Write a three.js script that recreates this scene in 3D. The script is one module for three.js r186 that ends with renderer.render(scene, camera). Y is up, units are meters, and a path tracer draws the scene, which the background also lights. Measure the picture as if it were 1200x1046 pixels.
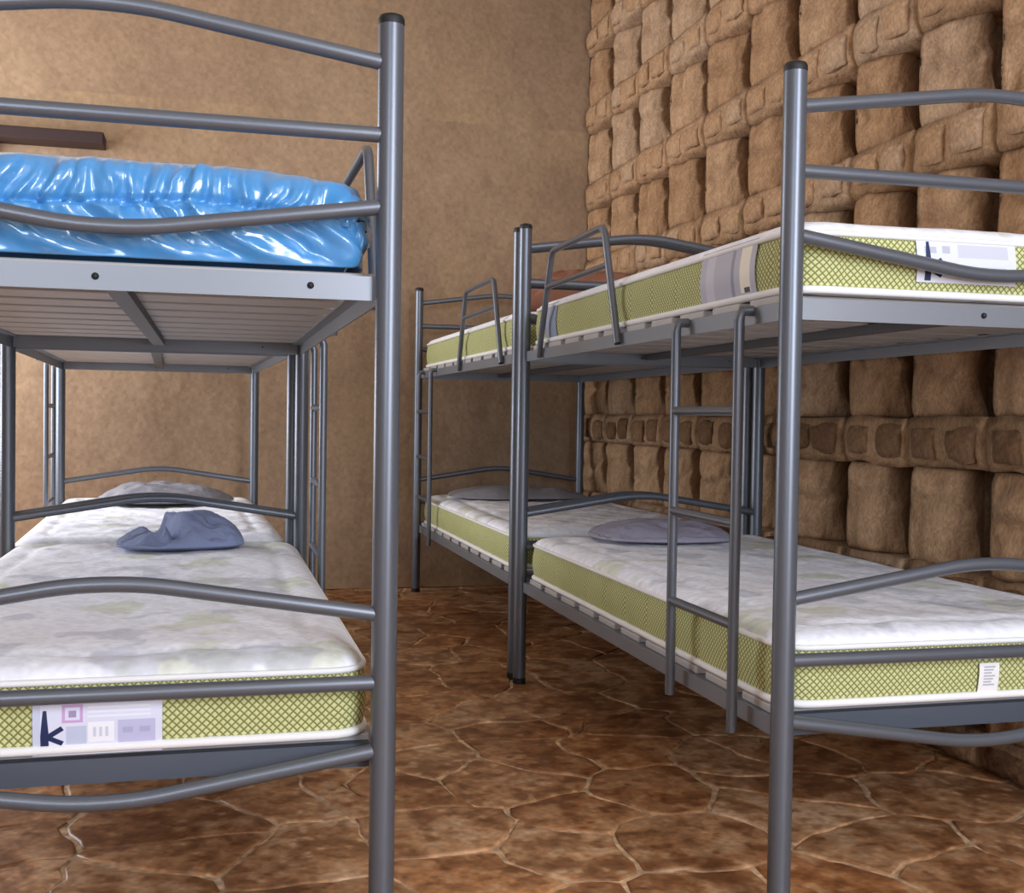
import * as THREE from 'three';
import { RoundedBoxGeometry } from 'three/addons/geometries/RoundedBoxGeometry.js';
import { mergeGeometries, mergeVertices } from 'three/addons/utils/BufferGeometryUtils.js';
import { RectAreaLightUniformsLib } from 'three/addons/lights/RectAreaLightUniformsLib.js';

// ---------------------------------------------------------------- camera, sky, light, exposure
const scene = new THREE.Scene();
const renderer = new THREE.WebGLRenderer();
renderer.toneMapping = THREE.LinearToneMapping;
renderer.toneMappingExposure = 1.02;
renderer.shadowMap.enabled = true;

const CAM = { f: 1350, yaw: 0.2553, pitch: -0.0258, roll: 0.015, h: 0.9605 };
const camera = new THREE.PerspectiveCamera((2 * Math.atan(523 / CAM.f) * 180) / Math.PI, 1200 / 1046, 0.05, 60);
{
  const { yaw, pitch, roll, h } = CAM;
  const fwd = new THREE.Vector3(Math.sin(yaw) * Math.cos(pitch), Math.sin(pitch), -Math.cos(yaw) * Math.cos(pitch));
  const r0 = new THREE.Vector3(Math.cos(yaw), 0, Math.sin(yaw));
  const u0 = new THREE.Vector3().crossVectors(r0, fwd);
  const r = r0.clone().multiplyScalar(Math.cos(roll)).addScaledVector(u0, Math.sin(roll));
  const u = u0.clone().multiplyScalar(Math.cos(roll)).addScaledVector(r0, -Math.sin(roll));
  const m = new THREE.Matrix4().makeBasis(r, u, fwd.clone().negate());
  camera.quaternion.setFromRotationMatrix(m);
  camera.position.set(0, h, 0);
}
scene.add(camera);
scene.background = new THREE.Color(0.72, 0.84, 1.0);
scene.backgroundIntensity = 1.6;

RectAreaLightUniformsLib.init();
// room: x from -2.4 to 2.255, z from -6.35 to 1.7, ceiling at 3.6
const ROOM = { x0: -2.4, x1: 2.255, z0: -6.35, z1: 1.7, h: 3.6 };
const BACKS = [{ x0: 1.0, x1: 2.2, y0: 0.75, y1: 3.2, i: 17, n: 2 }, { x0: -1.5, x1: -0.6, y0: 1.0, y1: 2.7, i: 9, n: 1 }];  // second opening is unseen, added for highlights and front fill
const WINS = [{ z0: -6.25, z1: -4.5, y0: 0.7, y1: 2.6, i: 13 }];
function daylight(name, w, h, pos, target, color, intensity) {
  const l = new THREE.RectAreaLight(color, intensity, w, h);
  l.name = name; l.position.set(...pos); l.lookAt(...target);
  scene.add(l); return l;
}
BACKS.forEach((w) => daylight('unseen_back_window_light', w.x1 - w.x0, w.y1 - w.y0, [(w.x0 + w.x1) / 2, (w.y0 + w.y1) / 2, ROOM.z1 - 0.03], [(w.x0 + w.x1) / 2, (w.y0 + w.y1) / 2, -5], 0xe9f0ff, w.i));
WINS.forEach((w) => daylight('window_daylight', w.z1 - w.z0, w.y1 - w.y0, [ROOM.x0 + 0.03, (w.y0 + w.y1) / 2, (w.z0 + w.z1) / 2], [5, (w.y0 + w.y1) / 2, (w.z0 + w.z1) / 2], 0xf3f5ff, w.i));

// ---------------------------------------------------------------- helpers
function rng(seed) { let a = seed >>> 0; return () => { a = (a + 0x6d2b79f5) | 0; let t = Math.imul(a ^ (a >>> 15), 1 | a); t = (t + Math.imul(t ^ (t >>> 7), 61 | t)) ^ t; return ((t ^ (t >>> 14)) >>> 0) / 4294967296; }; }
const hash3 = (x, y, z) => { let h = Math.imul(x | 0, 374761393) ^ Math.imul(y | 0, 668265263) ^ Math.imul(z | 0, 2147483647 - 40503); h = Math.imul(h ^ (h >>> 13), 1274126177); return ((h ^ (h >>> 16)) >>> 0) / 4294967296; };
const sm = (t) => t * t * (3 - 2 * t);
const mod = (a, n) => ((a % n) + n) % n;
function vnoise(x, y, z, per = 0) {
  const X = Math.floor(x), Y = Math.floor(y), Z = Math.floor(z), fx = sm(x - X), fy = sm(y - Y), fz = sm(z - Z);
  const g = (i, j, k) => (per ? hash3(mod(X + i, per), mod(Y + j, per), Z + k) : hash3(X + i, Y + j, Z + k));
  const l = (a, b, t) => a + (b - a) * t;
  return l(l(l(g(0, 0, 0), g(1, 0, 0), fx), l(g(0, 1, 0), g(1, 1, 0), fx), fy), l(l(g(0, 0, 1), g(1, 0, 1), fx), l(g(0, 1, 1), g(1, 1, 1), fx), fy), fz) * 2 - 1;
}
function fbm(x, y, z, oct = 4, per = 0) { let s = 0, a = 0.5, p = per; for (let i = 0; i < oct; i++) { s += a * vnoise(x, y, z + i * 17.3, p); x *= 2; y *= 2; z *= 2; p *= 2; a *= 0.5; } return s; }
const clamp = (v, a = 0, b = 1) => Math.min(b, Math.max(a, v));
const mix = (a, b, t) => a + (b - a) * t;
const sstep = (a, b, x) => sm(clamp((x - a) / (b - a)));

function dataTex(size, fn, repeatM, srgb = true) {
  const d = new Uint8Array(size * size * 4);
  for (let j = 0; j < size; j++) for (let i = 0; i < size; i++) {
    const c = fn(i / size, j / size), k = (j * size + i) * 4;
    if (typeof c === 'number') d[k] = d[k + 1] = d[k + 2] = clamp(c) * 255; else { d[k] = clamp(c[0]) * 255; d[k + 1] = clamp(c[1]) * 255; d[k + 2] = clamp(c[2]) * 255; }
    d[k + 3] = 255;
  }
  const t = new THREE.DataTexture(d, size, size);
  t.wrapS = t.wrapT = THREE.RepeatWrapping; t.magFilter = THREE.LinearFilter; t.minFilter = THREE.LinearMipmapLinearFilter; t.generateMipmaps = true;
  t.repeat.set(1 / repeatM, 1 / repeatM);
  if (srgb) t.colorSpace = THREE.SRGBColorSpace;
  t.needsUpdate = true; return t;
}
const rgb = (r, g, b) => [r / 255, g / 255, b / 255];
const mix3 = (a, b, t) => [mix(a[0], b[0], t), mix(a[1], b[1], t), mix(a[2], b[2], t)];

const used = {};
function numbered(n) { const k = (used[n] = (used[n] ?? -1) + 1); return k ? `${n}_${String(k).padStart(3, '0')}` : n; }
function mesh(name, geo, mat, parent) { const m = new THREE.Mesh(geo, mat); m.name = name; parent.add(m); return m; }
function thing(name, label, category, pos = [0, 0, 0], turn = 0, group) {
  const g = new THREE.Group(); g.name = numbered(name); g.position.set(...pos); g.rotation.y = turn; scene.add(g);
  g.userData = { label, category }; if (group) g.userData.group = group; return g;
}
function structure(name, geo, mat, label) { const m = mesh(name, geo, mat, scene); m.userData = { kind: 'structure', label, category: name.split('_')[0] }; return m; }
const box = (w, h, d, x = 0, y = 0, z = 0) => new THREE.BoxGeometry(w, h, d).translate(x, y, z);
const rbox = (w, h, d, r, x = 0, y = 0, z = 0) => new RoundedBoxGeometry(w, h, d, 2, r).translate(x, y, z);
function cyl(r, a, b, seg = 16) {
  const A = new THREE.Vector3(...a), B = new THREE.Vector3(...b), g = new THREE.CylinderGeometry(r, r, A.distanceTo(B), seg, 1);
  g.applyQuaternion(new THREE.Quaternion().setFromUnitVectors(new THREE.Vector3(0, 1, 0), B.clone().sub(A).normalize()));
  const c = A.add(B).multiplyScalar(0.5); return g.translate(c.x, c.y, c.z);
}
function roundedPath(pts, r) {
  const V = pts.map((p) => new THREE.Vector3(...p)), c = new THREE.CurvePath(); let last = V[0];
  for (let i = 1; i < V.length - 1; i++) {
    const a = V[i].clone().add(V[i - 1].clone().sub(V[i]).setLength(r)), b = V[i].clone().add(V[i + 1].clone().sub(V[i]).setLength(r));
    c.add(new THREE.LineCurve3(last, a)); c.add(new THREE.QuadraticBezierCurve3(a, V[i], b)); last = b;
  }
  c.add(new THREE.LineCurve3(last, V[V.length - 1])); return c;
}
const tube = (curve, r, n = 40, seg = 10) => new THREE.TubeGeometry(curve, n, r, seg, false);
function metricUV(g) { // box-projected uv in metres
  const p = g.attributes.position, n = g.attributes.normal, uv = new Float32Array(p.count * 2);
  for (let i = 0; i < p.count; i++) {
    const ax = Math.abs(n.getX(i)), ay = Math.abs(n.getY(i)), az = Math.abs(n.getZ(i));
    if (ax >= ay && ax >= az) { uv[2 * i] = p.getZ(i); uv[2 * i + 1] = p.getY(i); }
    else if (ay >= az) { uv[2 * i] = p.getX(i); uv[2 * i + 1] = p.getZ(i); }
    else { uv[2 * i] = p.getX(i); uv[2 * i + 1] = p.getY(i); }
  }
  g.setAttribute('uv', new THREE.BufferAttribute(uv, 2)); return g;
}
function shearUV(g) { // wall pieces: along the wall and up, leaning with depth so that sides do not smear
  const p = g.attributes.position, uv = new Float32Array(p.count * 2);
  for (let i = 0; i < p.count; i++) { uv[2 * i] = p.getZ(i) + p.getX(i) * 0.8; uv[2 * i + 1] = p.getY(i) - p.getX(i) * 0.9; }
  g.setAttribute('uv', new THREE.BufferAttribute(uv, 2)); return g;
}
function smoothBox(w, h, d, sx, sy, sz) { // closed grid box with shared vertices
  const g = new THREE.BoxGeometry(w, h, d, sx, sy, sz); g.deleteAttribute('normal'); g.deleteAttribute('uv'); return mergeVertices(g, 1e-5);
}
function warp(g, fn) { const p = g.attributes.position, v = new THREE.Vector3(); for (let i = 0; i < p.count; i++) { v.fromBufferAttribute(p, i); fn(v); p.setXYZ(i, v.x, v.y, v.z); } g.computeVertexNormals(); return g; }

// ---------------------------------------------------------------- textures and materials
const plasterTex = dataTex(1024, (u, v) => {
  const big = fbm(u * 4, v * 4, 1.5, 5, 4), mid = fbm(u * 16, v * 16, 7.1, 4, 16), fine = fbm(u * 128, v * 128, 3.3, 2, 128);
  let c = mix3(rgb(146, 120, 94), rgb(166, 139, 110), clamp(0.5 + big * 1.5));
  c = mix3(c, rgb(138, 112, 90), clamp(mid * 1.4 - 0.1) * 0.5);
  c = mix3(c, rgb(180, 152, 112), clamp(fbm(u * 6, v * 3, 21, 3, 6) * 2 - 0.2) * 0.4);
  const k = 1 + fine * 0.12; return [c[0] * k, c[1] * k, c[2] * k];
}, 2.6);
const plasterBump = dataTex(512, (u, v) => 0.5 + fbm(u * 12, v * 12, 4, 5, 12) * 0.6 + fbm(u * 64, v * 64, 9, 2, 64) * 0.15, 1.3, false);
const earthTex = dataTex(512, (u, v) => {
  const big = fbm(u * 4, v * 4, 2.2, 4, 4), mid = fbm(u * 20, v * 20, 5.2, 3, 20), fine = fbm(u * 96, v * 96, 8.2, 2, 96);
  let c = mix3(rgb(154, 126, 98), rgb(186, 156, 124), clamp(0.5 + big * 1.4));
  c = mix3(c, rgb(134, 102, 72), clamp(mid * 1.6 - 0.1) * 0.5);
  const k = 1 + fine * 0.22; return [c[0] * k, c[1] * k, c[2] * k];
}, 0.7);
const earthBump = dataTex(512, (u, v) => 0.5 + fbm(u * 16, v * 16, 14, 5, 16) * 0.7, 0.7, false);
const stoneTex = dataTex(1024, (u, v) => {
  const big = fbm(u * 6, v * 6, 31, 4, 6), mid = fbm(u * 24, v * 24, 41, 4, 24), fine = fbm(u * 128, v * 128, 51, 2, 128);
  let c = mix3(rgb(170, 122, 82), rgb(202, 154, 110), clamp(0.5 + big * 1.6));
  c = mix3(c, rgb(112, 72, 42), clamp(mid * 2.2) * 0.55); c = mix3(c, rgb(214, 178, 142), clamp(-mid * 2.2 - 0.2) * 0.8);
  const grit = fbm(u * 56, v * 56, 57, 3, 56); c = mix3(c, rgb(118, 76, 44), clamp(grit * 2.4 - 0.15) * 0.6); c = mix3(c, rgb(222, 186, 146), clamp(-grit * 2.6 - 0.3) * 0.7);
  const k = 1 + fine * 0.2; return [c[0] * k, c[1] * k, c[2] * k];
}, 1.7);
const stoneBump = dataTex(512, (u, v) => 0.5 + fbm(u * 10, v * 10, 61, 5, 10) * 0.8, 0.8, false);
const groutTex = dataTex(256, (u, v) => { const k = 0.9 + fbm(u * 24, v * 24, 3, 4, 24) * 0.35; return [0.9 * k, 0.75 * k, 0.58 * k]; }, 0.5);
// woven border: cream cells in a green diagonal lattice
const latticeTex = dataTex(128, (u, v) => {
  const a = Math.abs(Math.sin(Math.PI * (u * 4 + v * 4))), b = Math.abs(Math.sin(Math.PI * (u * 4 - v * 4))), m = Math.min(a, b);
  return mix3(rgb(118, 124, 56), rgb(210, 211, 156), sstep(0.12, 0.6, m));
}, 0.056);
const latticeBump = dataTex(128, (u, v) => Math.min(Math.abs(Math.sin(Math.PI * (u * 4 + v * 4))), Math.abs(Math.sin(Math.PI * (u * 4 - v * 4)))), 0.056, false);
const tickingTex = dataTex(512, (u, v) => {
  const a = fbm(u * 5, v * 5, 71, 4, 5), b = fbm(u * 9, v * 9, 81, 4, 9), f = fbm(u * 64, v * 64, 91, 2, 64);
  let c = rgb(244, 246, 252);
  c = mix3(c, rgb(200, 206, 170), sstep(0.2, 0.36, a) * 0.45); c = mix3(c, rgb(190, 194, 206), sstep(0.14, 0.3, b) * 0.5);
  const k = 1 + f * 0.08; return [c[0] * k, c[1] * k, c[2] * k];
}, 0.9);
const weaveBump = dataTex(256, (u, v) => 0.5 + fbm(u * 12, v * 12, 17, 4, 12) * 0.8, 0.25, false);

const std = (o) => new THREE.MeshStandardMaterial(o), phys = (o) => new THREE.MeshPhysicalMaterial(o);
const M = {
  plaster: std({ map: plasterTex, bumpMap: plasterBump, bumpScale: 0.006, roughness: 0.95 }),
  ceiling: std({ color: 0xd8cbb6, roughness: 0.95, bumpMap: plasterBump, bumpScale: 0.004 }),
  earthBack: std({ map: earthTex, bumpMap: earthBump, bumpScale: 0.01, roughness: 1 }),
  earth: ['#ffffff', '#f0e8dc', '#fff4e8', '#e6dccc'].map((c) => std({ color: c, map: earthTex, bumpMap: earthBump, bumpScale: 0.007, roughness: 1 })),
  block: ['#ffffff', '#f6ecdf', '#fff8ee', '#f0e4d4'].map((c) => std({ color: c, map: earthTex, bumpMap: earthBump, bumpScale: 0.007, roughness: 1 })),
  smallEarth: ['#b8a896', '#ab9a88', '#c6b8a6'].map((c) => std({ color: c, map: earthTex, bumpMap: earthBump, bumpScale: 0.01, roughness: 1 })),
  grout: std({ map: groutTex, roughness: 0.85 }),
  stone: ['#ffffff', '#ece4dc', '#faead8', '#e4dcd4', '#f6f0ea', '#e0d0c0'].map((c) => std({ color: c, map: stoneTex, bumpMap: stoneBump, bumpScale: 0.004, roughness: 0.46 })),
  steel: std({ color: '#6a7078', metalness: 0.5, roughness: 0.36 }),
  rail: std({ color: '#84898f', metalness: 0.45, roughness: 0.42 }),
  shadedLowRail: std({ color: '#565d68', metalness: 0.4, roughness: 0.5 }),  // darker copy of rail: shade under the mattress is put into the colour
  slat: std({ color: '#b4b1ad', metalness: 0.1, roughness: 0.55 }),
  brace: std({ color: '#5c5f64', metalness: 0.4, roughness: 0.5 }),
  black: std({ color: '#1c1c1e', roughness: 0.6 }),
  border: std({ map: latticeTex, bumpMap: latticeBump, bumpScale: 0.0012, roughness: 0.85 }),
  ticking: std({ map: tickingTex, bumpMap: weaveBump, bumpScale: 0.002, roughness: 0.9 }),
  piping: std({ color: '#f0f0ee', roughness: 0.7 }),
  wrap: phys({ color: '#4f9cd8', roughness: 0.28, clearcoat: 1, clearcoatRoughness: 0.12, ior: 1.8 }),
  denim: std({ color: '#7f8bab', roughness: 0.95, bumpMap: weaveBump, bumpScale: 0.002 }),
  lilac: std({ color: '#94909f', roughness: 0.95, bumpMap: weaveBump, bumpScale: 0.002 }),
  greyCloth: std({ color: '#8f8d92', roughness: 0.95, bumpMap: weaveBump, bumpScale: 0.002 }),
  redCloth: std({ color: '#9a6a55', roughness: 0.95, bumpMap: weaveBump, bumpScale: 0.002 }),
  darkWood: std({ color: '#2c1512', roughness: 0.6 }),
  wood: std({ color: '#7a5232', roughness: 0.7 }),
  glass: phys({ color: '#ffffff', transmission: 1, thickness: 0, roughness: 0.02 }),
};

// ---------------------------------------------------------------- the room
const T = 0.2;
function wallWithHoles(len, h, holes, t) { // in the xy plane, extruded along +z
  const s = new THREE.Shape([[0, 0], [len, 0], [len, h], [0, h]].map((a) => new THREE.Vector2(...a)));
  holes.forEach(([a, b, c, d]) => s.holes.push(new THREE.Path([[a, c], [a, d], [b, d], [b, c]].map((q) => new THREE.Vector2(...q)))));
  return new THREE.ExtrudeGeometry(s, { depth: t, bevelEnabled: false });
}
const W0 = ROOM.x1 - ROOM.x0, D0 = ROOM.z1 - ROOM.z0;
structure('wall_far', metricUV(box(W0 + 2 * T, ROOM.h, T, (ROOM.x0 + ROOM.x1) / 2, ROOM.h / 2, ROOM.z0 - T / 2)), M.plaster, 'rough tan plaster wall at the end of the room');
structure('ceiling', metricUV(box(W0 + 2 * T, T, D0 + 2 * T, (ROOM.x0 + ROOM.x1) / 2, ROOM.h + T / 2, (ROOM.z0 + ROOM.z1) / 2)), M.ceiling, 'pale plaster ceiling');
structure('wall_back', metricUV(wallWithHoles(W0 + 2 * T, ROOM.h, BACKS.map((w) => [w.x0 - ROOM.x0 + T, w.x1 - ROOM.x0 + T, w.y0, w.y1]), T).translate(ROOM.x0 - T, 0, ROOM.z1)), M.plaster, 'tan plaster wall with two windows, the small one added for light');
structure('wall_left', metricUV(wallWithHoles(D0, ROOM.h, WINS.map((w) => [ROOM.z1 - w.z1, ROOM.z1 - w.z0, w.y0, w.y1]), T).rotateY(Math.PI / 2).translate(ROOM.x0 - T, 0, ROOM.z1)), M.plaster, 'tan plaster wall with two high windows');
function windowAt(name, label, ww, hh, bays, pos, turn) {
  const g = new THREE.Group(); g.name = name; g.userData = { kind: 'structure', label, category: 'window' }; g.position.set(...pos); g.rotation.y = turn; scene.add(g);
  for (const q of [-1, 1]) { mesh('frame_rail', box(ww, 0.06, 0.06, 0, q * (hh / 2 - 0.03), 0), M.wood, g); mesh('frame_stile', box(0.06, hh - 0.12, 0.06, q * (ww / 2 - 0.03), 0, 0), M.wood, g); }
  const step = (ww - 0.12) / bays;
  for (let i = 0; i < bays; i++) {
    const x = -ww / 2 + 0.06 + step * (i + 0.5);
    if (i) mesh('mullion', box(0.04, hh - 0.12, 0.05, x - step / 2, 0, 0), M.wood, g);
    mesh('pane', box(step - 0.04, hh - 0.12, 0.006, x, 0, 0), M.glass, g);
  }
}
BACKS.forEach((w, i) => windowAt(`window_${i + 1}`, ['tall window with brown wooden frame close to the block wall', 'added unseen small window with brown wooden frame in the back wall'][i], w.x1 - w.x0, w.y1 - w.y0, w.n, [(w.x0 + w.x1) / 2, (w.y0 + w.y1) / 2, ROOM.z1 + 0.12], 0));
WINS.forEach((w, i) => windowAt(`window_${i + 3}`, 'high window with brown wooden frame in the side wall', w.z1 - w.z0, w.y1 - w.y0, 2, [ROOM.x0 - 0.12, (w.y0 + w.y1) / 2, (w.z0 + w.z1) / 2], Math.PI / 2));

// ---- floor: grout bed with polygonal flagstones
const floor = structure('floor', metricUV(box(W0 + 2 * T, 0.1, D0 + 2 * T, (ROOM.x0 + ROOM.x1) / 2, -0.056, (ROOM.z0 + ROOM.z1) / 2)), M.grout, 'crazy-paved floor of brown polygonal flagstones with pale joints');
{
  const R = rng(77), S = 0.3, seeds = [], x0 = ROOM.x0 - S, x1 = 2.22 + S, z0 = ROOM.z0 - S, z1 = ROOM.z1 + S;
  for (let j = 0, z = z0; z < z1; z += S * 0.9, j++) for (let x = x0 + (j % 2) * S * 0.5; x < x1; x += S * 1.05) seeds.push([x + (R() - 0.5) * S * 0.95, z + (R() - 0.5) * S * 0.95]);
  const clip = (poly, px, pz, nx, nz) => { // keep points with (p-P).n <= 0
    const out = [];
    for (let i = 0; i < poly.length; i++) {
      const a = poly[i], b = poly[(i + 1) % poly.length], da = (a[0] - px) * nx + (a[1] - pz) * nz, db = (b[0] - px) * nx + (b[1] - pz) * nz;
      if (da <= 0) out.push(a);
      if (da * db < 0) { const t = da / (da - db); out.push([mix(a[0], b[0], t), mix(a[1], b[1], t)]); }
    }
    return out;
  };
  const stones = [];
  seeds.forEach(([sx, sz], k) => {
    let poly = [[sx - 1, sz - 1], [sx + 1, sz - 1], [sx + 1, sz + 1], [sx - 1, sz + 1]];
    for (let q = 0; q < seeds.length; q++) {
      if (q === k) continue;
      const dx = seeds[q][0] - sx, dz = seeds[q][1] - sz, d = Math.hypot(dx, dz); if (d > 1.1) continue;
      const w = 0.0015 + 0.0038 * hash3(Math.round((seeds[q][0] + sx) * 500), Math.round((seeds[q][1] + sz) * 500), 3); poly = clip(poly, sx + dx / 2 - (dx / d) * w, sz + dz / 2 - (dz / d) * w, dx / d, dz / d);
    }
    poly = clip(poly, ROOM.x0 + 0.004, 0, -1, 0); poly = clip(poly, 2.2, 0, 1, 0); poly = clip(poly, 0, ROOM.z0 + 0.004, 0, -1); poly = clip(poly, 0, ROOM.z1 - 0.004, 0, 1);
    if (poly.length < 3) return;
    // finer, uneven rim
    const rim = [];
    for (let i = 0; i < poly.length; i++) {
      const a = poly[i], b = poly[(i + 1) % poly.length], L = Math.hypot(b[0] - a[0], b[1] - a[1]), n = Math.max(1, Math.round(L / 0.045));
      if (L < 0.012) continue;
      for (let s = 0; s < n; s++) { const t = (s + (s ? 0 : 0.12)) / n, x = mix(a[0], b[0], t), z = mix(a[1], b[1], t); const q = Math.abs(fbm(x * 14, z * 14, 5, 2) * 0.008), ex = (b[1] - a[1]) / L, ez = -(b[0] - a[0]) / L, bend = (sd) => fbm(x * 5, z * 5, sd, 3) * 0.09; rim.push([clamp(x - ex * q + bend(13), ROOM.x0, 2.2), clamp(z - ez * q + bend(29), ROOM.z0, ROOM.z1)]); }
    }
    if (rim.length < 5) return;
    let cx = 0, cz = 0; rim.forEach((r) => { cx += r[0]; cz += r[1]; }); cx /= rim.length; cz /= rim.length;
    const top = 0.0 - R() * 0.0015, pos = [], idx = [], n = rim.length, ringAt = (inset, y) => rim.forEach(([x, z]) => { const dx = cx - x, dz = cz - z, L = Math.hypot(dx, dz) || 1, f = Math.min(inset / L, 0.5); pos.push(x + dx * f, y, z + dz * f); });
    ringAt(0, -0.008); ringAt(0.0015, top - 0.0025); ringAt(0.008, top); pos.push(cx, top, cz);
    for (let r = 0; r < 2; r++) for (let i = 0; i < n; i++) { const a = r * n + i, b = r * n + (i + 1) % n; idx.push(a, a + n, b, b, a + n, b + n); }
    for (let i = 0; i < n; i++) idx.push(2 * n + i, 3 * n, 2 * n + (i + 1) % n);
    const area = rim.reduce((s, p, i) => { const q2 = rim[(i + 1) % n]; return s + p[0] * q2[1] - q2[0] * p[1]; }, 0);
    if (area > 0 ? false : true) for (let i = 0; i < idx.length; i += 3) { const t = idx[i]; idx[i] = idx[i + 1]; idx[i + 1] = t; }
    const g = new THREE.BufferGeometry(); g.setAttribute('position', new THREE.Float32BufferAttribute(pos, 3)); g.setIndex(idx); g.computeVertexNormals();
    const uv = []; for (let i = 0; i < pos.length; i += 3) uv.push(pos[i], pos[i + 2]); g.setAttribute('uv', new THREE.Float32BufferAttribute(uv, 2));
    // how large it shows in the photograph
    const v = new THREE.Vector3(cx, 0, cz).sub(camera.position).applyQuaternion(camera.quaternion.clone().invert());
    const px = 600 + (CAM.f * v.x) / -v.z, py = 523 - (CAM.f * v.y) / -v.z, seen = v.z < -0.5 && px > -120 && px < 1320 && py < 1180;
    stones.push({ g, seen, d: Math.hypot(cx, cz), m: Math.floor(R() * M.stone.length) });
  });
  const front = stones.filter((s) => s.seen).sort((a, b) => a.d - b.d).slice(0, 300), rest = stones.filter((s) => !front.includes(s));
  front.forEach((s) => mesh('flagstone', s.g, M.stone[s.m], floor));
  const far = mesh('flagstone_field', mergeGeometries(rest.map((s) => s.g)), M.stone[0], floor); far.userData = { kind: 'stuff' };
}

// ---- right wall: courses of bulging earth blocks over ledges with small stones
const wallR = structure('wall_right', metricUV(box(T, ROOM.h, D0, ROOM.x1 + T / 2, ROOM.h / 2, (ROOM.z0 + ROOM.z1) / 2)), M.earthBack, 'wall of bulging earth blocks with deep dark joints and small-stone ledges');
{
  const R = rng(5), edges = [-6.335, -5.925, -5.51, -5.11, -4.69, -4.275, -3.875, -3.475, -3.115, -2.735]; while (edges[edges.length - 1] < 0.2) edges.push(edges[edges.length - 1] + 0.39);
  const FACE = ROOM.x1;
  const tall = [], TH = 0.29;
  for (let k = 0; k < 10; k++) {
    const g = smoothBox(0.18, TH, 0.36, 4, 18, 14);
    warp(g, (v) => {
      const sx = clamp((0.09 - v.x) / 0.18), y = v.y / (TH / 2), t = clamp(v.z / 0.36 + 0.5); // sx 1 at the face; t 0 at the far edge, which stands proud
      const deep = 0.002 + 0.012 * t + 0.045 * sstep(0.3, 1, t) * sstep(0.1, -1, y) + 0.05 * Math.pow(t, 5) + Math.pow(Math.abs(y), 8) * 0.012, cy = v.y - 0.02 + 0.06 * vnoise(k * 3.1, v.z * 5, 2), crease = 0.03 * Math.exp(-Math.pow(cy / 0.02, 2)) + (cy > 0 ? 0.04 * vnoise(k * 2.3, 1, 5) : 0);
      const lump = fbm(v.y * 8 + k * 7, v.z * 8, k * 3.7, 2) * 0.075;
      v.x += sx * (deep + (crease - lump) * sstep(0, 0.2, t) * (1 - 0.5 * t));
      v.z -= 0.16 * (1 - sx) * sstep(0.8, 1, t); // the near side is hollowed under its edge
      v.z += sx * fbm(v.y * 9, k * 9.1, 3, 2) * 0.016 * (t < 0.5 ? 1 : 0);
    });
    tall.push(shearUV(g));
  }
  const ledges = [];
  for (let k = 0; k < 6; k++) {
    const g = smoothBox(0.15, 0.15, 0.41, 2, 5, 9);
    warp(g, (v) => {
      const sx = clamp((0.075 - v.x) / 0.15), y = v.y / 0.075;
      v.x += sx * (Math.pow(Math.abs(y), 6) * 0.012 - fbm(v.y * 14 + k * 4, v.z * 9, k * 2.7, 3) * 0.014); v.y += sx * fbm(v.z * 7, k * 3.3, 2, 3) * 0.016;
    });
    ledges.push(shearUV(g));
  }
  const smalls = [];
  for (let k = 0; k < 6; k++) {
    const g = smoothBox(0.03, 0.1, 0.135, 1, 4, 4);
    warp(g, (v) => { const sx = v.x < 0 ? 1 : 0, y = v.y / 0.05, z = v.z / 0.0675; v.x += sx * (Math.pow(Math.abs(y), 6) * 0.007 + Math.pow(Math.abs(z), 6) * 0.007 - fbm(v.y * 20, v.z * 20, k * 5.3, 2) * 0.012); v.y *= 1 - 0.08 * Math.abs(z) * Math.abs(y) + 0.16 * vnoise(k, z * 1.5, 4); v.z *= 1 + 0.14 * vnoise(k * 2, y * 1.5, 9); });
    smalls.push(shearUV(g));
  }
  for (let c = 0; c < 9; c++) {
    const topY = 0.097 + 0.44 * c; // top of this course's ledge
    for (let i = 0; i + 1 < edges.length; i++) {
      const za = edges[i], zb = edges[i + 1], w = zb - za, zc = (za + zb) / 2;
      const jit = (R() - 0.5) * 0.008;
      if (topY - 0.15 > -0.06 && topY - 0.075 < ROOM.h - 0.06) {
        const l = mesh('ledge_block', ledges[Math.floor(R() * 6)], M.earth[Math.floor(R() * 4)], wallR);
        const h = Math.min(1, (topY) / 0.15);
        l.position.set(FACE - 0.112 + jit, topY - 0.075 * h, zc - 0.011); l.scale.set(1, h, (w - 0.022) / 0.41);
        for (const s of [-1, 1]) { const q = mesh('small_stone', smalls[Math.floor(R() * 6)], (c < 3 ? M.smallEarth : M.block)[Math.floor(R() * 3)], l); q.position.set(-0.0785 + (R() - 0.5) * 0.008, (R() - 0.5) * 0.012, s * 0.098 + (R() - 0.5) * 0.02); q.scale.z = 0.9 + R() * 0.3; }
      }
      const hb = Math.min(TH, ROOM.h - topY - 0.005);
      if (hb > 0.08) {
        const gap = 0.145 + 0.02 * Math.max(0, -3 - zc) + R() * 0.02, b = mesh('earth_block', tall[Math.floor(R() * 10)], M.block[Math.floor(R() * 4)], wallR);
        b.position.set(FACE - 0.088, topY + hb / 2, zc - gap / 2 + 0.002); b.scale.set(1, hb / TH, (w - gap) / 0.36);
      }
    }
  }
}

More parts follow.
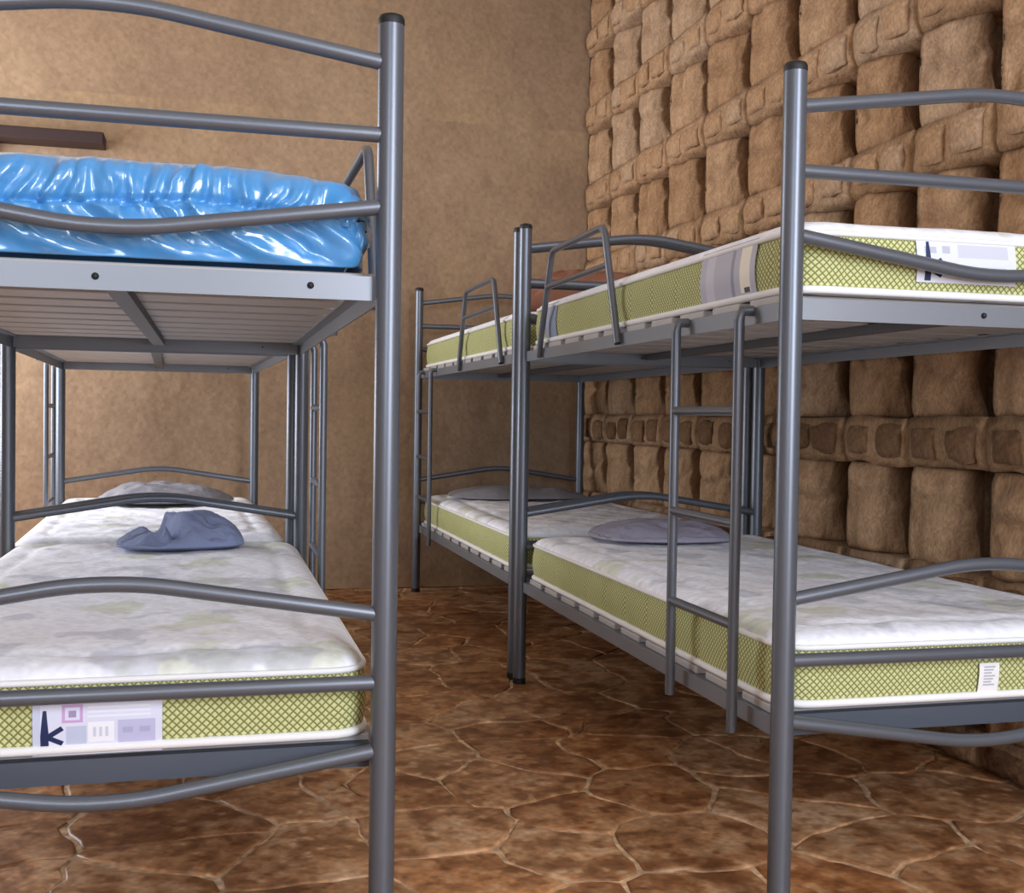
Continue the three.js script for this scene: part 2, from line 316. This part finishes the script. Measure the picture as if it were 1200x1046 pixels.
// ---------------------------------------------------------------- bunk beds
const BW = 0.925;
function arch(h0, h1, z) { const w = BW / 2; return roundedPath([[-w, h0, z], [-0.055, h1, z], [0.055, h1, z], [w, h0, z]], 0.05); }
function angleIron(len, h, flange, t) { // L profile, extruded along z, outer face at x = 0, flange towards -x at the top
  const s = new THREE.Shape([[0, 0], [0, h], [-flange, h], [-flange, h - t], [-t, h - t], [-t, 0]].map((p) => new THREE.Vector2(...p)));
  return new THREE.ExtrudeGeometry(s, { depth: len, bevelEnabled: false }).translate(0, 0, -len / 2);
}
// aisle: +1 when ladder and guard rail hang on the +x side; guardEnd: +1 when the guard is at the +z (camera) end
function bunk(label, pos, L, aisle, guardEnd, ladderAt = 0.17, turn = 0) {
  const b = thing('bunk_bed', label, 'bunk bed', pos, turn, 'grey tubular steel bunk beds');
  const w = BW / 2, l = L / 2;
  for (const sx of [-1, 1]) for (const sz of [-1, 1]) {
    const p = mesh('post', cyl(0.0225, [sx * w, 0.008, sz * l], [sx * w, 1.638, sz * l], 24), M.steel, b);
    mesh('post_cap', new THREE.LatheGeometry([[0, 0.014], [0.012, 0.0135], [0.0205, 0.01], [0.0232, 0.004], [0.0232, -0.004], [0.0226, -0.006]].map((q) => new THREE.Vector2(...q)).reverse(), 20).translate(sx * w, 1.638, sz * l), M.black, p);
    mesh('foot_cap', cyl(0.0235, [sx * w, 0, sz * l], [sx * w, 0.02, sz * l], 20), M.black, p);
  }
  for (const sz of [-1, 1]) {
    const z = sz * l;
    mesh('top_arch_bar', tube(arch(1.566, 1.624, z), 0.0135), M.steel, b);
    mesh('cross_bar', cyl(0.0135, [-w, 1.444, z], [w, 1.444, z]), M.steel, b);
    mesh('sagging_bar', tube(arch(1.322, 1.262, z), 0.0135), M.steel, b);
    mesh('low_arch_bar', tube(arch(0.61, 0.674, z), 0.0135), M.steel, b);
    mesh('cross_bar', cyl(0.0135, [-w, 0.492, z], [w, 0.492, z]), M.steel, b);
    mesh('low_sagging_bar', tube(arch(0.374, 0.311, z), 0.0135), M.steel, b);
  }
  for (const [y, h, back] of [[0.385, 0.036, 0.045], [1.213, 0.036, 0.014]]) { // y: top of the slats
    const ry = y - 0.018 - h;
    for (const sx of [-1, 1]) mesh('side_rail', angleIron(L - 0.03, h, 0.03, 0.004).rotateY(sx > 0 ? 0 : Math.PI).translate(sx * (w - 0.004), ry, 0), M.rail, b);
    for (const sz of [-1, 1]) {
      const e = mesh('end_rail', angleIron(BW - 0.034, h + 0.006, 0.028, 0.004).rotateY(-Math.PI / 2 * sz).translate(0, ry, sz * (l - back)), y < 1 ? M.shadedLowRail : M.rail, b);
      if (y > 1) for (const x of [-0.02, 0.33]) mesh('bolt', new THREE.SphereGeometry(0.006, 10, 8).translate(x, ry + h * 0.62, sz * (l - back + 0.001)), M.black, e);
    }
    const n = 10, step = (L - 0.09) / n;
    for (let i = 0; i < n; i++) mesh('slat', rbox(BW - 0.03, 0.018, step * 0.74, 0.004, 0, y - 0.009, -l + 0.045 + step * (i + 0.5)), M.slat, b);
    mesh('centre_brace', box(0.036, 0.02, L - 0.11, 0, y - 0.018 - 0.0105, 0), M.brace, b);
  }
  // ladder
  const lad = new THREE.Group(); lad.name = 'ladder'; b.add(lad);
  const lx = aisle * (w + 0.026), g = guardEnd;
  for (const d of [ladderAt, ladderAt + 0.335]) {
    const z = -g * (l - d);
    mesh('upright', tube(roundedPath([[lx, 0.308, z], [lx, 1.188, z], [aisle * (w - 0.003), 1.188, z]], 0.014), 0.0115, 40), M.steel, lad);
  }
  for (const y of [0.532, 0.745, 0.98]) mesh('rung', cyl(0.0105, [lx, y, -g * (l - ladderAt)], [lx, y, -g * (l - ladderAt - 0.335)]), M.steel, lad);
  // guard rail
  const gx = aisle * (w + 0.008);
  const gr = mesh('guard_rail', tube(roundedPath([[gx, 1.165, g * (l - 0.22)], [gx, 1.505, g * (l - 0.36)], [gx, 1.505, g * (l - 0.88)], [gx, 1.165, g * (l - 1.01)]], 0.035), 0.0105, 70), M.steel, b);
  mesh('guard_middle_bar', cyl(0.009, [gx, 1.392, g * (l - 0.315)], [gx, 1.392, g * (l - 0.925)]), M.steel, gr);
  return b;
}
const ZL = -1.9994, ZR = -2.0295, XL = 0.2954 - BW / 2, XR = 1.0833 + BW / 2, XLF = 0.2425 - BW / 2, ASKEW = 0.033;
const L1 = 1.97, LF = 2.1, LLF = 1.95;
const zA = ZL - L1 / 2, zB = -4.065 - LLF / 2, zC = ZR - L1 / 2, zD = -4.085 - LF / 2;
bunk('grey steel bunk bed with blue plastic-wrapped mattress on its top deck', [XL, 0, zA], L1, 1, 1);
bunk('grey steel bunk bed standing beyond the bed with the blue-wrapped mattress', [XLF, 0, zB], LLF, -1, 1, 0.075, ASKEW);
bunk('grey steel bunk bed with ladder, beside the earth-block wall near its middle', [XR, 0, zC], L1, -1, -1);
bunk('grey steel bunk bed beside the earth-block wall in the corner', [XR, 0, zD], LF, -1, 1);

// ---------------------------------------------------------------- mattresses
function rim(w, l, r) { // rounded rectangle, counter-clockwise from above: [x, z, nx, nz, arc]
  const out = []; let s = 0;
  const seg = (ax, az, bx, bz, nx, nz) => { const L = Math.hypot(bx - ax, bz - az), n = Math.max(1, Math.round(L / 0.0125)); for (let i = 0; i < n; i++) { const t = i / n; out.push([mix(ax, bx, t), mix(az, bz, t), nx, nz, s + L * t]); } s += L; };
  const arc = (cx, cz, a0) => { const n = 10; for (let i = 0; i < n; i++) { const a = a0 + (Math.PI / 2) * (i / n); out.push([cx + r * Math.cos(a), cz + r * Math.sin(a), Math.cos(a), Math.sin(a), s + r * (a - a0)]); } s += r * Math.PI / 2; };
  const X = w / 2, Z = l / 2;
  seg(X, -Z + r, X, Z - r, 1, 0); arc(X - r, Z - r, 0); seg(X - r, Z, -X + r, Z, 0, 1); arc(-X + r, Z - r, Math.PI / 2); seg(-X, Z - r, -X, -Z + r, -1, 0); arc(-X + r, -Z + r, Math.PI); seg(-X + r, -Z, X - r, -Z, 0, -1); arc(X - r, -Z + r, 1.5 * Math.PI);
  out.push([...out[0].slice(0, 4), s]); return out;
}
const MW = 0.875, ML = 1.89, MH = 0.15;
function borderGeo(seed) {
  const R = rim(MW, ML, 0.065), pos = [], uv = [], idx = [], N = R.length, K = 6;
  for (let j = 0; j <= K; j++) for (let i = 0; i < N; i++) {
    const [x, z, nx, nz, s] = R[i], v = j / K, d = mod(s, 0.165) - 0.08, o = 0.008 * Math.sin(Math.PI * v) - 0.005 * Math.exp(-Math.pow(d / 0.012, 2)) * Math.sin(Math.PI * v) + 0.003 * fbm(s * 5, v * 2, seed, 2);
    pos.push(x + nx * o, 0.006 + v * (MH - 0.034), z + nz * o); uv.push(s, v * (MH - 0.034));
  }
  for (let j = 0; j < K; j++) for (let i = 0; i < N - 1; i++) { const a = j * N + i, b = a + N; idx.push(a, b, a + 1, a + 1, b, b + 1); }
  const g = new THREE.BufferGeometry(); g.setAttribute('position', new THREE.Float32BufferAttribute(pos, 3)); g.setAttribute('uv', new THREE.Float32BufferAttribute(uv, 2)); g.setIndex(idx); g.computeVertexNormals(); return g;
}
function panelGeo(seed, top) { // quilted cover, concentric rings over a rounded rectangle
  const R = rim(MW, ML, 0.065).slice(0, -1).filter((_, i) => i % 2 === 0), N = R.length, pos = [], uv = [], idx = [], K = 30;
  const put = (x, z, e) => { // e: 0 at the rim, 1 well inside
    let y = 0;
    if (top) {
      const q = Math.sin((x + z * 0.55) * 24) * Math.sin((x - z * 0.55) * 24);
      y = MH - 0.028 + 0.028 * Math.sqrt(1 - Math.pow(1 - clamp(e / 0.1), 2)) + 0.006 * sstep(0, 0.5, e) + sstep(0.02, 0.2, e) * (0.004 * Math.abs(q) + 0.012 * fbm(x * 5, z * 4, seed, 3));
      y -= 0.006 * Math.exp(-Math.pow((e - 0.2) / 0.03, 2));
    } else y = 0.006 - 0.005 * Math.sqrt(clamp(e / 0.1));
    pos.push(x, y, z); uv.push(x + seed, z + seed * 0.7);
  };
  for (let k = 0; k < K; k++) { const f = Math.pow(k / K, 1.9); for (let i = 0; i < N; i++) { const [x, z] = R[i]; const ez = clamp((ML / 2 - MW / 2 * 0.98)), tz = clamp(z, -ez, ez); put(x * (1 - f), mix(z, tz, f), f); } }
  const c0 = pos.length / 3; for (let i = 0; i < N; i++) { const z = R[i][1], ez = ML / 2 - MW / 2 * 0.98; put(0, clamp(z, -ez, ez), 1); }
  for (let k = 0; k < K; k++) for (let i = 0; i < N; i++) { const a = k * N + i, a1 = k * N + (i + 1) % N, b = a + N, b1 = a1 + N; if (top) idx.push(a, b, a1, a1, b, b1); else idx.push(a, a1, b, a1, b1, b); }
  const g = new THREE.BufferGeometry(); g.setAttribute('position', new THREE.Float32BufferAttribute(pos, 3)); g.setAttribute('uv', new THREE.Float32BufferAttribute(uv, 2)); g.setIndex(idx); g.computeVertexNormals(); return g;
}
function pipingGeo(y, r) { const R = rim(MW + 0.004, ML + 0.004, 0.066).slice(0, -1).filter((_, i) => i % 3 === 0); return new THREE.TubeGeometry(new THREE.CatmullRomCurve3(R.map((p) => new THREE.Vector3(p[0], y, p[1])), true), 320, r, 8, true); }
const pipeTop = pipingGeo(MH - 0.028, 0.006), pipeLow = pipingGeo(0.009, 0.0085), under = panelGeo(3, false);
function mattress(label, pos, seed, turn = 0) {
  const m = thing('mattress', label, 'mattress', pos, turn, 'green-bordered mattresses on the bunks');
  mesh('border', borderGeo(seed), M.border, m).userData.label = 'green and cream lattice-woven border';
  mesh('quilted_top', panelGeo(seed, true), M.ticking, m);
  mesh('underside', under, M.piping, m);
  mesh('piping', pipeTop, M.piping, m); mesh('piping', pipeLow, M.piping, m);
  return m;
}
const LOW = 0.385, UP = 1.213;
const mLA = mattress('white-topped green mattress under the blue-wrapped one, with a printed label', [XL, LOW, zA], 11);
mattress('white-topped green mattress on the lower deck beyond the blue pillow', [XLF, LOW, zB], 23, ASKEW);
const mRA = mattress('white-topped green mattress with small white tag, behind the ladder, lower deck', [XR, LOW, zC], 37);
const mRAu = mattress('green mattress on the upper deck with printed silver panels, above the ladder', [XR, UP, zC], 41);
mattress('green mattress on the lower deck of the corner bunk', [XR, LOW, zD - 0.02], 53);
mattress('green mattress on the upper deck of the corner bunk', [XR, UP, zD - 0.02], 59);
mattress('mattress on the upper deck beyond the blue-wrapped one', [XLF, UP, zB], 61, ASKEW);

// ---- printed labels
function canvasMat(w, h, draw, rough = 0.5) {
  const c = document.createElement('canvas'); c.width = w; c.height = h; draw(c.getContext('2d'), w, h);
  const t = new THREE.CanvasTexture(c); t.colorSpace = THREE.SRGBColorSpace; return std({ map: t, roughness: rough });
}
function logoK(x, s, k) { // dark blue K with a small pointed tower above its stem
  x.fillStyle = '#1c2c55'; x.beginPath(); x.moveTo(s, k); x.lineTo(s + 32, k); x.lineTo(s + 32, k - 80); x.lineTo(s + 24, k - 176); x.lineTo(s + 10, k - 176); x.lineTo(s, k - 62); x.closePath(); x.fill();
  x.lineWidth = 22; x.strokeStyle = '#1c2c55'; x.beginPath(); x.moveTo(s + 86, k - 96); x.lineTo(s + 26, k - 56); x.lineTo(s + 86, k - 24); x.stroke();
}
const labelMat = canvasMat(512, 244, (x, w, h) => {
  x.fillStyle = '#dfe3f4'; x.fillRect(0, 0, w, h); x.fillStyle = '#cdd5ea'; x.fillRect(0, 0, 30, h);
  x.strokeStyle = '#cfa6d6'; x.lineWidth = 12; x.strokeRect(120, 22, 70, 68); x.fillStyle = '#a890bc'; x.fillRect(140, 42, 30, 30);
  x.fillStyle = '#c3cde4'; x.fillRect(130, 112, 80, 84); x.fillStyle = '#f4f6fb'; x.fillRect(216, 96, 104, 92); x.fillStyle = '#cfd8e6'; for (let i = 0; i < 3; i++) x.fillRect(236 + i * 24, 120, 12, 44);
  x.fillStyle = '#c2c3e2'; x.fillRect(334, 92, 150, 108); x.fillStyle = '#b0b2d2'; x.fillRect(352, 126, 42, 26); x.fillRect(420, 126, 44, 26);
  x.fillStyle = '#eef1fa'; for (let i = 0; i < 3; i++) x.fillRect(214, 26 + i * 20, 250, 9);
  logoK(x, 30, 214);
});
const labelMat2 = canvasMat(512, 208, (x, w, h) => {
  x.fillStyle = '#dcdfe8'; x.fillRect(0, 0, w, h); x.fillStyle = '#b9bcc9'; x.fillRect(40, 46, 60, 30); x.fillRect(130, 40, 40, 34); x.fillStyle = '#c9ccd6'; x.fillRect(210, 30, 260, 60); x.fillRect(210, 128, 250, 34);
  logoK(x, 40, 200);
});
const tagMat = canvasMat(96, 128, (x, w, h) => { x.fillStyle = '#f2f2ee'; x.fillRect(0, 0, w, h); x.fillStyle = '#b9b8c4'; for (let i = 0; i < 7; i++) x.fillRect(22, 14 + i * 13, 54 - (i % 3) * 8, 7); });
const silverMat = canvasMat(256, 160, (x, w, h) => { x.fillStyle = '#b6bac8'; x.fillRect(0, 0, w, h); x.fillStyle = '#c9ccd8'; x.fillRect(30, 0, 40, h); x.fillStyle = '#8d93a8'; x.fillRect(150, 10, 14, h - 20); x.fillStyle = '#f0eddc'; x.fillRect(190, 8, 44, h - 24); x.fillStyle = '#3c4250'; x.fillRect(206, h - 30, 24, 14); }, 0.35);
const bluePrintMat = canvasMat(64, 128, (x, w, h) => { x.fillStyle = '#8e9bb4'; x.fillRect(0, 0, w, h); x.fillStyle = '#a9b2c4'; x.fillRect(8, 0, 14, h); });
function sticker(name, parent, mat, cx, cy, w, h, side) { // side: 'end' on the +z face, 'left' on the -x face; world coordinates
  const g = new THREE.PlaneGeometry(w, h, 12, 6), t = 0.0; const p = g.attributes.position;
  const bulge = (y) => 0.0085 * Math.sin(Math.PI * clamp((y - 0.006) / (MH - 0.034)));
  for (let i = 0; i < p.count; i++) p.setZ(i, bulge(cy - parent.position.y + p.getY(i)) + 0.0028 + t);
  const back = g.clone(); back.translate(0, 0, -0.001); const bi = back.index.array; for (let i = 0; i < bi.length; i += 3) { const q = bi[i]; bi[i] = bi[i + 1]; bi[i + 1] = q; }
  const m = mergeGeometries([g, back]);
  if (side === 'end') m.translate(cx - parent.position.x, cy - parent.position.y, ML / 2); else { m.rotateY(-Math.PI / 2); m.translate(-MW / 2, cy - parent.position.y, cx - parent.position.z); }
  m.computeVertexNormals(); return mesh(name, m, mat, parent);
}
sticker('printed_label', mLA, labelMat, -0.18, 0.43, 0.206, 0.092, 'end').userData.label = 'white label with dark blue K logo';
sticker('printed_label', mRAu, labelMat2, 1.496, 1.293, 0.234, 0.094, 'end').userData.label = 'white label with dark blue K logo';
sticker('care_tag', mRA, tagMat, 1.573, 0.432, 0.048, 0.062, 'end').userData.label = 'small white printed tag';
sticker('silver_panel', mRAu, silverMat, -2.355, 1.282, 0.28, 0.122, 'left').userData.label = 'silvery printed panel';
sticker('blue_panel', mRAu, bluePrintMat, -3.72, 1.282, 0.13, 0.122, 'left').userData.label = 'blue-grey printed panel';

// ---- the mattress still wrapped in blue plastic film
{
  const w = 0.87, h = 0.178, l = 1.87, g = smoothBox(w, h, l, 190, 44, 90), r = 0.05;
  warp(g, (v) => {
    const ix = clamp(v.x, -w / 2 + r, w / 2 - r), iy = clamp(v.y, -h / 2 + r * 0.5, h / 2 - r), iz = clamp(v.z, -l / 2 + r, l / 2 - r);
    const n = new THREE.Vector3(v.x - ix, v.y - iy, v.z - iz); const L = n.length();
    if (L > 1e-6) { n.multiplyScalar(1 / L); const rr = Math.min(r, Math.max(Math.abs(v.x - ix), Math.abs(v.y - iy), Math.abs(v.z - iz))); v.set(ix + n.x * rr, iy + n.y * rr, iz + n.z * rr); } else n.set(0, 1, 0);
    // wrinkles gathered along a seam at mid height on the upright faces
    const upright = 1 - sstep(0.75, 1, Math.abs(n.y)), s = Math.abs(n.z) > Math.abs(n.x) ? v.x : v.z * Math.sign(n.x || 1), y = v.y - 0.012 - 0.008 * Math.sin(s * 9);
    const wob = fbm(s * 7, y * 10, 4, 3), near = Math.exp(-Math.abs(y) / 0.045);
    const ph = (y > 0 ? s * 150 - y * 60 : s * 105 + y * 95) + wob * 9;
    let d = 0.009 * near * Math.sin(ph) + 0.0035 * near * Math.sin(ph * 2.3 + 4 * wob);
    const fold = Math.sin(s * 34 + (y < 0 ? y * 60 : -y * 25) + 6 * fbm(s * 3, y * 3, 9, 2));
    d += 0.012 * fold * (y < 0 ? 1 : 0.6) * (1 - 0.5 * near) + 0.004 * (1 - Math.abs(fbm(s * 12 + y * 22, y * 9 - s * 3, 6, 3)) * 4) * 0.6;
    d += 0.004 * Math.sin(s * 83 + y * 130 * (y < 0 ? 1 : -0.6) + 7 * fbm(s * 6, y * 8, 12, 2)) * (0.6 + 0.8 * fbm(s * 5, y * 4, 15, 2));
    d -= 0.011 * Math.exp(-Math.pow(y / 0.006, 2));
    d *= upright * sstep(-h / 2, -h / 2 + 0.03, v.y);
    const topd = (1 - upright) * (n.y > 0 ? 1 : 0) * (0.006 * fbm(v.x * 10, v.z * 10, 3, 4));
    v.addScaledVector(n, d); v.y += topd + (v.y > 0 ? 0.01 * fbm(v.x * 3, v.z * 3, 8, 2) - 0.022 * Math.pow(Math.abs(v.x) / (w / 2), 3) : 0);
    if (v.y < -h / 2) v.y = -h / 2;
  });
  const m = mesh('wrapped_mattress', g, M.wrap, scene); m.position.set(XL, UP + h / 2 + 0.003, zA);
  m.userData = { label: 'mattress wrapped in crinkled shiny blue plastic film', category: 'mattress' };
}

// ---------------------------------------------------------------- pillows and bedding
function cushion(name, label, category, mat, pos, [hx, hy, hz], turn, seed, shape) {
  const g0 = new THREE.SphereGeometry(1, 72, 44); g0.deleteAttribute('normal'); g0.deleteAttribute('uv'); const g = mergeVertices(g0, 1e-4);
  const P = (t, e) => Math.sign(t) * Math.pow(Math.abs(t), e);
  warp(g, (v) => {
    let x = P(v.x, 0.72), z = P(v.z, 0.72), y = v.y;
    const r = Math.max(Math.abs(x), Math.abs(z)); y *= 1 - 0.35 * Math.pow(r, 3);
    let up = y > 0 ? 1 : 0.25, k = 1 + 0.35 * fbm(x * 2 + seed, z * 2, seed, 3) + (shape ? shape(x, z) : 0);
    v.set(hx * x * (1 + 0.08 * fbm(z * 2, seed, 2, 2)), hy * y * up * (y > 0 ? k : 1), hz * z * (1 + 0.1 * fbm(x * 2, seed, 5, 2)));
    if (y > 0) v.y += hy * 0.16 * (0.3 - Math.abs(fbm(x * 4 + z * 2, z * 4 - x, seed + 3, 3)) * 2) * clamp(y * 3);
    v.y = Math.max(v.y, -hy * 0.12) + hy * 0.12;
  });
  metricUV(g); const m = mesh(numbered(name), g, mat, scene); m.position.set(...pos); m.rotation.y = turn; m.userData = { label, category, group: undefined }; delete m.userData.group; return m;
}
const lowTop = LOW + MH + 0.009;
cushion('pillow', 'crumpled blue-grey pillow on the white mattress under the blue-wrapped one', 'pillow', M.denim, [-0.09, lowTop + 0.006, -3.69], [0.19, 0.085, 0.17], 0.05, 3, (x, z) => (x < -0.25 ? -0.5 : 0.1) - 0.9 * Math.exp(-Math.pow((x + 0.3 - z * 0.25) / 0.09, 2)));
cushion('pillow', 'flat lilac-grey pillow on the lower mattress behind the ladder', 'pillow', M.lilac, [1.5, lowTop + 0.006, -3.7], [0.24, 0.06, 0.19], -0.15, 9);
cushion('pillow', 'flat grey pillow on the lower deck of the corner bunk', 'pillow', M.greyCloth, [1.52, lowTop + 0.006, -5.72], [0.36, 0.05, 0.25], 0.05, 14);
cushion('pillow', 'rumpled grey pillow on the far lower deck beyond the blue pillow', 'pillow', M.greyCloth, [-0.2, lowTop + 0.009, -5.5], [0.3, 0.07, 0.25], 0.1, 21);
cushion('blanket', 'rolled red-brown blanket on the upper deck of the corner bunk', 'blanket', M.redCloth, [1.46, UP + MH + 0.014, -4.42], [0.3, 0.15, 0.12], 0.03, 27);

// ---- dark wooden board high on the far wall
{
  const g = thing('wall_shelf', 'dark red-brown wooden board fixed high on the far plaster wall', 'shelf', [-1.04, 2.336, ROOM.z0]);
  mesh('board', rbox(1.0, 0.06, 0.16, 0.006, 0, 0, 0.08), M.darkWood, g);
  for (const x of [-0.4, -0.1]) mesh('bracket', rbox(0.03, 0.12, 0.1, 0.004, x, -0.09, 0.05), M.darkWood, g);
}

scene.traverse((o) => { if (o.isMesh) { o.castShadow = true; o.receiveShadow = true; } });
renderer.render(scene, camera);
